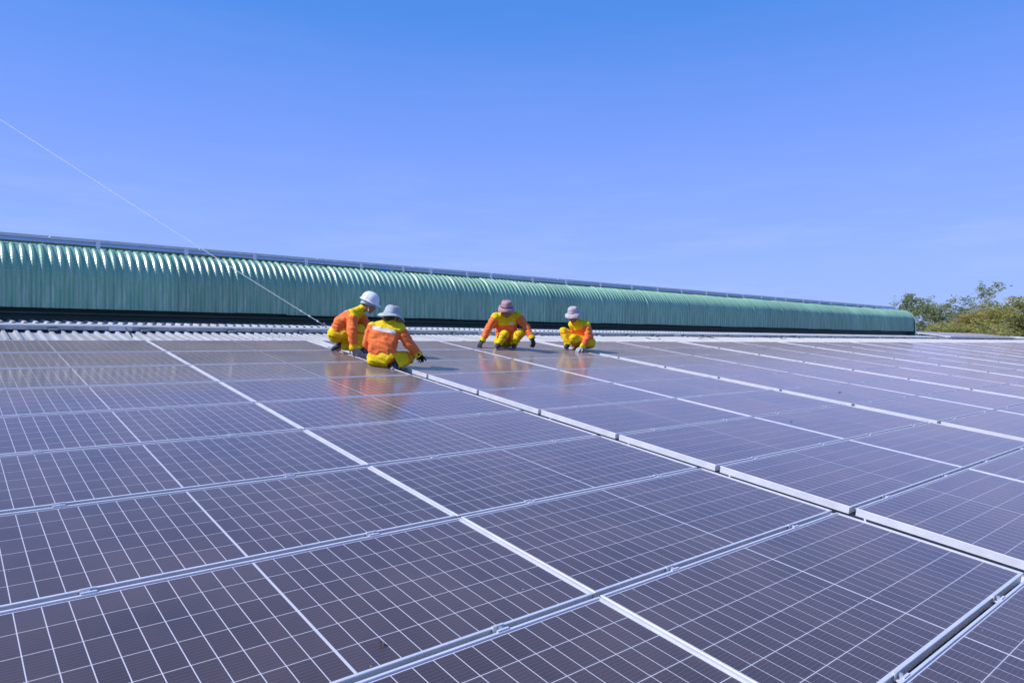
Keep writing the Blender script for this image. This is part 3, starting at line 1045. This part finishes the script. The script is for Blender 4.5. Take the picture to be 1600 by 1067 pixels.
def person(cfg):
    zx, zy, zs, D = cfg['zoom']

    def J(x, y, dd=0.0):
        return at_depth(zx + x / zs, zy + y / zs, D + dd)

    def G(x, y, h=0.0):
        return on_roof(zx + x / zs, zy + y / zs, h)
    j = {}
    for k_, v_ in cfg['joints'].items():
        j[k_] = G(*v_[1:]) if v_[0] == 'G' else J(*v_)
    base = on_roof(zx + cfg['base'][0] / zs, zy + cfg['base'][1] / zs, 0)
    for k_ in j: j[k_] = j[k_] - base
    root = tag(empty('person', base), cfg['label'], 'person', 'workers crouching on the panels')
    K = cfg.get('scale', 1.0)
    seed = cfg['seed']
    hipc = (j['hip_l'] + j['hip_r']) / 2
    shc = (j['sh_l'] + j['sh_r']) / 2
    latS = (j['sh_l'] - j['sh_r']).normalized(); latH = (j['hip_l'] - j['hip_r']).normalized()
    mid = j['mid']; neck = j['neck']
    axis = (neck - mid).normalized()
    latM = (latS + latH).normalized()
    back = axis.cross(latS).normalized()          # left x up ... points to the person's back or front
    if back.dot(cfg['facing_v']) > 0: back = -back
    chest = mid.lerp(shc, .62)
    # ---- jacket
    jk = [
        [(hipc + axis * .03 + latH * .085 * K, .108 * K), (hipc + axis * .03 - latH * .085 * K, .108 * K), (mid + latM * .085 * K, .104 * K), (mid - latM * .085 * K, .104 * K)],
        [(mid + latM * .085 * K, .104 * K), (mid - latM * .085 * K, .104 * K), (chest + latS * .10 * K, .104 * K), (chest - latS * .10 * K, .104 * K)],
        [(chest + latS * .10 * K, .100 * K), (chest - latS * .10 * K, .100 * K), (j['sh_l'], .066 * K), (j['sh_r'], .066 * K), (neck - axis * .035, .062 * K)],
        [(neck - axis * .04, .062 * K), (neck + axis * .012, .060 * K)],
    ]
    for s_ in 'lr':
        jk.append([(j['sh_' + s_], .080 * K), (j['el_' + s_], .068 * K)])
        jk.append([(j['el_' + s_], .068 * K), (j['wr_' + s_], .053 * K)])
        e_ = j['el_' + s_].lerp(j['wr_' + s_], .87)
        jk.append([(e_, .057 * K), (j['wr_' + s_].lerp(j['el_' + s_], -.04), .058 * K)])
    vs, fs = blob(jk, .0100, 6, .0095, 10, seed)

    def jlab(p):
        best = (9, None)
        for s_ in 'lr':
            t1, d1 = seg_t(p, j['sh_' + s_], j['el_' + s_]); t2, d2 = seg_t(p, j['el_' + s_], j['wr_' + s_])
            if d2 < .10 and t2 > .80 and d2 < d1 + .02:
                return 'cuff_' + s_
            if d1 < best[0]: best = (d1, t1)
        sp_ = (p - mid).dot(axis) / (neck - mid).length
        lat = (p - chest).dot(latS); bk_ = (p - chest).dot(back)
        lim = cfg.get('yoke', .70) - (.10 if bk_ < 0 else 0)
        if cfg.get('patch') and bk_ > .03 and lim - .16 < sp_ < lim and abs(lat) < .155: return 'back_patch'
        if cfg.get('badge') and bk_ < -.03 and .52 < sp_ < .66 and .05 < lat < .13: return 'badge'
        tt, dd_ = min((seg_t(p, j['sh_' + s_], j['el_' + s_]) for s_ in 'lr'), key=lambda q: q[1])
        fa = min(seg_t(p, j['el_' + s_], j['wr_' + s_])[1] for s_ in 'lr')
        if sp_ > lim and fa > .12 and not (tt > .22 and dd_ < .095): return 'yoke'
        return 'jacket'
    def jl2(p):
        for s_ in 'lr':
            dv_ = (j['wr_' + s_] - j['el_' + s_]).normalized(); q = p - j['wr_' + s_]
            if q.length < .10 and q.dot(dv_) > .016: return 'drop'
        return jlab(p)
    pc = split(vs, fs, jl2)
    jo = surf('jacket', pc['jacket'], 'cloth_orange', root)
    for nm, key, mt_ in (('yoke', 'yoke', 'cloth_yellow'), ('cuff', 'cuff_l', 'cloth_yellow'), ('cuff', 'cuff_r', 'cloth_yellow'), ('back_patch', 'back_patch', 'cloth_white'), ('badge', 'badge', 'cloth_white')):
        if key in pc: surf(nm, pc[key], mt_, jo)
    # collar
    # ---- trousers
    tr = [[(j['hip_l'], .112 * K), (j['hip_r'], .112 * K), (hipc.lerp(mid, .25), .10 * K)]]
    for s_ in 'lr':
        tr.append([(j['hip_' + s_], .110 * K), (j['kn_' + s_], .082 * K)])
        tr.append([(j['kn_' + s_], .082 * K), (j['an_' + s_].lerp(j['kn_' + s_], .12), .068 * K)])
        tr.append([(j['an_' + s_].lerp(j['kn_' + s_], .18), .068 * K), (j['an_' + s_].lerp(j['kn_' + s_], -.06), .070 * K)])
    vs, fs = blob(tr, .0100, 6, .0095, 9, seed + 3.3)

    def tlab(p):
        for s_ in 'lr':
            dv_ = (j['an_' + s_] - j['kn_' + s_]).normalized(); q = p - j['an_' + s_]
            if q.length < .11 and q.dot(dv_) > .022: return 'drop'
            t2, d2 = seg_t(p, j['kn_' + s_], j['an_' + s_])
            if .14 < t2 < .25 and d2 < .12: return 'band_' + s_
        return 'trousers'
    pc = split(vs, fs, tlab)
    to = surf('trousers', pc['trousers'], 'cloth_yellow', root)
    for s_ in 'lr':
        if 'band_' + s_ in pc: surf('knee_band', pc['band_' + s_], 'cloth_orange', to)
    # ---- body (one skin from head to feet, mostly under the clothes)
    hf = cfg['head_f']; hf = (RIGHT * hf[0] + FWD * hf[1] + Vector((0, 0, hf[2]))).normalized()
    hu = Vector((0, 0, 1)); tilt = cfg.get('head_lean', (0, 0)); hu = hu + RIGHT * tilt[0] + FWD * tilt[1]
    hu = (hu - hf * hu.dot(hf)).normalized(); hl = hu.cross(hf)
    hc = j['head']

    def H(f_, l_, u_): return hc + (hf * f_ + hl * l_ + hu * u_) * K
    bd = [
        [(H(.012, 0, .035), .078 * K), (H(-.035, 0, .03), .080 * K), (H(.03, 0, -.02), .062 * K)],
        [(H(.045, .022, -.04), .040 * K), (H(.045, -.022, -.04), .040 * K), (H(.058, 0, -.092), .026 * K), (H(-.01, .03, -.06), .04 * K), (H(-.01, -.03, -.06), .04 * K)],
        [(H(.086, 0, .004), .009 * K), (H(.108, 0, -.034), .012 * K), (H(.085, 0, -.04), .018 * K)],
        [(H(.084, .018, -.072), .010 * K), (H(.084, -.018, -.072), .010 * K)],
        [(H(.075, .035, .015), .014 * K), (H(.085, 0, .018), .012 * K), (H(.075, -.035, .015), .014 * K)],
        [(H(-.02, 0, -.05), .052 * K), (neck - axis * .02, .054 * K)],
        [(neck - axis * .02, .05 * K), (chest, .08 * K)], [(chest, .08 * K), (hipc, .08 * K)],
        [(j['sh_l'], .045), (j['sh_r'], .045)], [(j['hip_l'], .07), (j['hip_r'], .07)],
    ]
    for s_ in (1, -1):
        bd.append([(H(.0, .078 * s_, .012), .012 * K), (H(-.012, .088 * s_, .022), .013 * K), (H(-.004, .080 * s_, -.028), .010 * K)])
    for s_ in 'lr':
        bd += [[(j['sh_' + s_], .046), (j['el_' + s_], .036)], [(j['el_' + s_], .036), (j['wr_' + s_], .027)],
               [(j['hip_' + s_], .075), (j['kn_' + s_], .050)], [(j['kn_' + s_], .050), (j['an_' + s_], .036)],
               [(j['an_' + s_], .034), (j['toe_' + s_], .026)]]
        hd = (j['ha_' + s_] - j['wr_' + s_]).normalized()
        bd.append([(j['wr_' + s_], .022), (j['wr_' + s_] + hd * .07, .012)])
    vs, fs = blob(bd, .0085, 3)
    bo_ = surf('body', (vs, fs), 'skin', root)
    for s_ in (1, -1):
        ep = H(.079, .032 * s_, -.004)
        e_ = blob([[(ep, .0105 * K), (ep + hl * .006 * s_, .009 * K)]], .0035, 1); surf('eye', e_, 'eye_white', bo_)
        e_ = blob([[(H(.088, .032 * s_, -.005), .0055 * K), (H(.0885, .032 * s_, -.006), .0050 * K)]], .0025, 0); surf('pupil', e_, 'hair', bo_)
        e_ = blob([[(H(.090, .020 * s_, .024), .0045 * K), (H(.080, .046 * s_, .022), .004 * K)]], .003, 1); surf('eyebrow', e_, 'hair', bo_)
    e_ = blob([[(H(.0935, .020, -.072), .004 * K), (H(.0975, 0, -.070), .005 * K), (H(.0935, -.020, -.072), .004 * K)]], .003, 1); surf('lips', e_, 'lip', bo_)
    # hair cap
    hh = [[(H(-.035, .0, .045), .083 * K), (H(-.005, 0, .06), .072 * K), (H(-.055, 0, .0), .066 * K)], [(H(-.01, .062, .02), .024 * K), (H(-.012, .066, -.01), .014 * K)], [(H(-.01, -.062, .02), .024 * K), (H(-.012, -.066, -.01), .014 * K)]]
    surf('hair', blob(hh, .008, 3, .003, 30, seed), 'hair', bo_)
    # ---- gloves and boots
    for s_ in 'lr':
        d_ = j['ha_' + s_] - j['wr_' + s_]
        bk2 = cfg['hand_back'][s_]; bk2 = RIGHT * bk2[0] + FWD * bk2[1] + Vector((0, 0, bk2[2]))
        gl_ = blob(hand_hulls(j['wr_' + s_], d_, bk2, -1 if s_ == 'l' else 1, cfg['curl'][s_], 1.12 * K), .0052, 1)
        surf('glove', gl_, cfg['glove'], root)
        an, toe = j['an_' + s_], j['toe_' + s_]
        fd = (toe - an); fd = (fd - ROOF_N * fd.dot(ROOF_N))
        if cfg['foot_flat'][s_]:
            fd = fd.normalized(); dn_ = -ROOF_N
        else:
            fd = (toe - an).normalized(); dn_ = cfg['sole_dir'][s_]; dn_ = (RIGHT * dn_[0] + FWD * dn_[1] + Vector((0, 0, dn_[2]))); dn_ = (dn_ - fd * dn_.dot(fd)).normalized()
        sd = fd.cross(dn_)
        a0 = an
        bh = [[(a0 + dn_ * .0, .048 * K), (a0 + dn_ * .045 - fd * .025, .036 * K), (a0 + dn_ * .045 + fd * .05, .038 * K)],
              [(a0 + dn_ * .045 - fd * .025, .036 * K), (a0 + dn_ * .052 + fd * .12 + sd * .014, .028 * K), (a0 + dn_ * .052 + fd * .12 - sd * .014, .028 * K), (a0 + dn_ * .02 + fd * .05, .036 * K)],
              [(a0 + dn_ * .052 + fd * .12, .032 * K), (a0 + dn_ * .056 + fd * .165, .024 * K)]]
        bt = surf('boot', blob(bh, .0085, 2, .002, 20, seed), 'boot_dark', root)
        so = [[(a0 + dn_ * .079 - fd * .03 + sd * .016, .013), (a0 + dn_ * .079 - fd * .03 - sd * .016, .013), (a0 + dn_ * .079 + fd * .13 + sd * .024, .013), (a0 + dn_ * .079 + fd * .13 - sd * .024, .013), (a0 + dn_ * .077 + fd * .172, .012)]]
        surf('sole', blob(so, .008, 1), 'sole_grey', bt)
    # ---- headgear
    R3 = Matrix((hf, hl, hu)).transposed()
    kind, mat = cfg['hat']
    org = H(-.012, 0, .0)
    if kind == 'helmet':
        prof = [(.001, .158), (.030, .156), (.060, .147), (.088, .128), (.107, .100), (.116, .068), (.119, .040), (.121, .028), (.134, .020), (.134, .014), (.118, .018), (.112, .040), (.10, .09), (.06, .135), (.001, .148)]

        def wob(r_, z_, a, i):
            f_ = max(0, math.cos(a))
            r2 = r_ * (1 + .13 * abs(math.cos(a)))
            if 7 < i < 11: r2 += .040 * f_ ** 3; z_ -= .014 * f_ ** 3
            if i < 6: z_ += .006 * math.exp(-((math.sin(a) * r_) / .016) ** 2)
            return r2, z_
        vs, fs = lathe(prof, 48, wob)
        ho = surf('hard_hat', ([org + R3 @ (v * K) + hu * .022 for v in vs], fs), mat, root)
        mb = MB()
        for s_ in (1, -1):
            mb.tube([H(.02, .094 * s_, .035), H(.03, .086 * s_, -.02), H(.045, .062 * s_, -.08), H(.05, 0, -.118)], .0055, 6)
            mb.tube([H(-.06, .086 * s_, .035), H(-.02, .092 * s_, -.01), H(.03, .086 * s_, -.025)], .005, 6)
        mb.build('chin_strap', 'wire_white', ho, True)
        vs, fs = lathe([(.100, .04), (.104, .03), (.104, .0), (.100, -.012), (.095, .0), (.095, .03)], 32, lambda r_, z_, a, i: (r_ * (1 + .1 * abs(math.cos(a))), z_ - .03 * max(0, -math.cos(a))))
        surf('head_band', ([org + R3 @ (v * K) for v in vs], fs), 'strap_grey', ho)
    else:
        bw_, drop = cfg['brim']
        prof = [(.001, .152), (.040, .151), (.070, .145), (.088, .130), (.094, .105), (.099, .070), (.104, .046), (.107, .040), (.108, .034), (.125, .026), (.15, .010), (bw_, -drop), (bw_ + .002, -drop - .004), (bw_ - .004, -drop - .005), (.14, .002), (.115, .022), (.104, .03), (.096, .06)]

        def wob(r_, z_, a, i):
            r2 = r_ * (1 + .09 * abs(math.cos(a)))
            if 8 < i < 15:
                w_ = (r_ - .108) / (bw_ - .108)
                z_ += w_ * (.016 * math.sin(2 * a + seed) + .010 * math.sin(3 * a + seed * 2) + cfg.get('brim_tilt', 0) * math.cos(a - cfg.get('brim_dir', 0)))
            elif i < 6:
                z_ += .006 * math.sin(3 * a + seed); r2 *= 1 + .02 * math.sin(4 * a + seed)
            return r2, z_
        vs, fs = lathe(prof, 48, wob)
        ho = surf('sun_hat', ([org + R3 @ (v * K) + hu * .018 for v in vs], fs), mat, root)
        vs, fs = lathe([(.1072, .056), (.1085, .050), (.1095, .038), (.1085, .036)], 48, lambda r_, z_, a, i: (r_ * (1 + .09 * abs(math.cos(a))), z_))
        surf('hat_band', ([org + R3 @ (v * K) + hu * .018 for v in vs], fs), cfg['band'], ho)
        if cfg.get('flap'):
            fl = [[(H(-.10, .07, .02), .010), (H(-.10, -.07, .02), .010), (H(-.17, .085, -.06), .008), (H(-.17, -.075, -.06), .008)]]
            surf('neck_flap', blob(fl, .007, 1, .008, 16, seed), mat, ho)
        mb = MB()
        for s_ in (1, -1):
            mb.tube([H(.01, .088 * s_, .02), H(.02, .080 * s_, -.04), H(.04, .045 * s_, -.10), H(.045, 0, -.125)], .004, 6)
        mb.build('chin_cord', 'cable_black', ho, True)
    return root


P1 = dict(zoom=(505, 445, 8.89, 9.90), base=(430, 960), seed=1.3, label='person in white hard hat and orange-yellow workwear crouching left of the grey-hatted one', scale=1.0,
    facing_v=RIGHT, patch=True, yoke=.62,
    joints=dict(hip_r=(165, 690, -.10), hip_l=(185, 690, .10), mid=(255, 530, 0), neck=(545, 330, 0.0), sh_r=(410, 405, -.17), sh_l=(500, 400, .17),
        el_r=(395, 650, -.30), wr_r=(425, 880, -.30), ha_r=(520, 985, -.26), el_l=(620, 600, .20), wr_l=(600, 800, .06), ha_l=(640, 900, .0),
        kn_r=(515, 625, -.02), an_r=(480, 870, -.05), toe_r=(590, 930, -.05), kn_l=(585, 860, .13), an_l=(285, 845, .13), toe_l=(190, 915, .12), head=(640, 270, 0)),
    head_f=(1, -.15, -.45), hand_back=dict(r=(-.3, -1, .3), l=(0, 1, .4)), curl=dict(r=.55, l=.5), glove='glove_grey', foot_flat=dict(r=True, l=False), sole_dir=dict(l=(-.9, 0, .3), r=(0, 0, -1)),
    hat=('helmet', 'helmet_white'))
P2 = dict(zoom=(560, 465, 8.89, 8.92), base=(400, 950), seed=4.1, label='person with grey sun hat seen from behind, right arm reaching down to a panel', scale=1.0,
    facing_v=FWD, patch=True, yoke=.60,
    joints=dict(hip_l=(235, 850, .02), hip_r=(430, 850, -.02), mid=(335, 660, .0), neck=(445, 320, .10), sh_l=(200, 420, .06), sh_r=(570, 430, .06),
        el_r=(700, 640, .06), wr_r=(840, 795, .10), ha_r=('G', 925, 890, .04), el_l=(125, 640, .10), wr_l=(210, 700, .40), ha_l=(300, 760, .46),
        kn_r=(700, 840, .16), an_r=(520, 925, -.04), toe_r=(610, 985, .02), kn_l=(330, 720, .46), an_l=(300, 890, .40), toe_l=('G', 330, 860, .05), head=(465, 292, .12)),
    head_f=(.55, .8, -.22), head_lean=(.05, 0), hand_back=dict(r=(.1, -.4, 1), l=(0, 0, 1)), curl=dict(r=.75, l=.4), glove='glove_black', foot_flat=dict(r=False, l=True), sole_dir=dict(r=(-.3, -.5, -.6), l=(0, 0, -1)),
    hat=('sun', 'hat_grey'), band='hat_grey', brim=(.172, .022), brim_tilt=-.016, brim_dir=0.3)
P3 = dict(zoom=(735, 455, 10.165, 12.15), base=(560, 900), seed=7.7, label='person with pink sun hat squatting face-on with both arms spread out', scale=1.0,
    facing_v=-FWD, badge=True, yoke=.62,
    joints=dict(hip_r=(470, 790, .30), hip_l=(660, 780, .30), mid=(570, 630, .22), neck=(580, 360, .02), sh_r=(405, 400, .04), sh_l=(750, 385, .06),
        el_r=(285, 600, -.02), wr_r=(190, 785, -.08), ha_r=('G', 135, 880, .02), el_l=(890, 570, -.02), wr_l=(980, 745, -.10), ha_l=(1000, 830, -.12),
        kn_r=(540, 690, -.06), an_r=('G', 450, 828, .10), toe_r=('G', 430, 880, .05), kn_l=(800, 660, .0), an_l=('G', 690, 832, .10), toe_l=('G', 690, 884, .05), head=(575, 300, -.05)),
    head_f=(.15, -1, -.38), hand_back=dict(r=(-.6, -.6, .4), l=(.6, -.6, .3)), curl=dict(r=.45, l=.7), glove='glove_black', foot_flat=dict(r=True, l=True), sole_dir=dict(l=(0, 0, -1), r=(0, 0, -1)),
    hat=('sun', 'hat_pink'), band='boot_dark', brim=(.138, .030), flap=True)
P4 = dict(zoom=(865, 465, 11.233, 13.0), base=(430, 910), seed=9.2, label='person with pale mauve sun hat squatting at right, looking down with hand on panel', scale=1.0,
    facing_v=(-FWD * .8 - RIGHT * .6), yoke=.60,
    joints=dict(hip_r=(500, 800, .26), hip_l=(640, 790, .10), mid=(520, 620, .14), neck=(400, 400, .0), sh_r=(330, 470, .10), sh_l=(575, 465, -.04),
        el_l=(610, 690, -.12), wr_l=(490, 870, -.20), ha_l=('G', 400, 935, .02), el_r=(400, 640, .16), wr_r=(520, 850, .02), ha_r=('G', 575, 925, .03),
        kn_r=(175, 590, .10), an_r=('G', 245, 812, .10), toe_r=('G', 215, 866, .05), kn_l=(345, 715, -.18), an_l=(400, 860, .10), toe_l=('G', 345, 890, .05), head=(345, 315, -.06)),
    head_f=(-.45, -.8, -.28), hand_back=dict(r=(.5, -.3, .8), l=(-.2, -.4, 1)), curl=dict(r=.5, l=.25), glove='glove_grey', foot_flat=dict(r=True, l=True), sole_dir=dict(l=(0, 0, -1), r=(0, 0, -1)),
    hat=('sun', 'hat_mauve'), band='hat_mauve', brim=(.156, .030))
for cfg in (P1, P2, P3, P4):
    person(cfg)
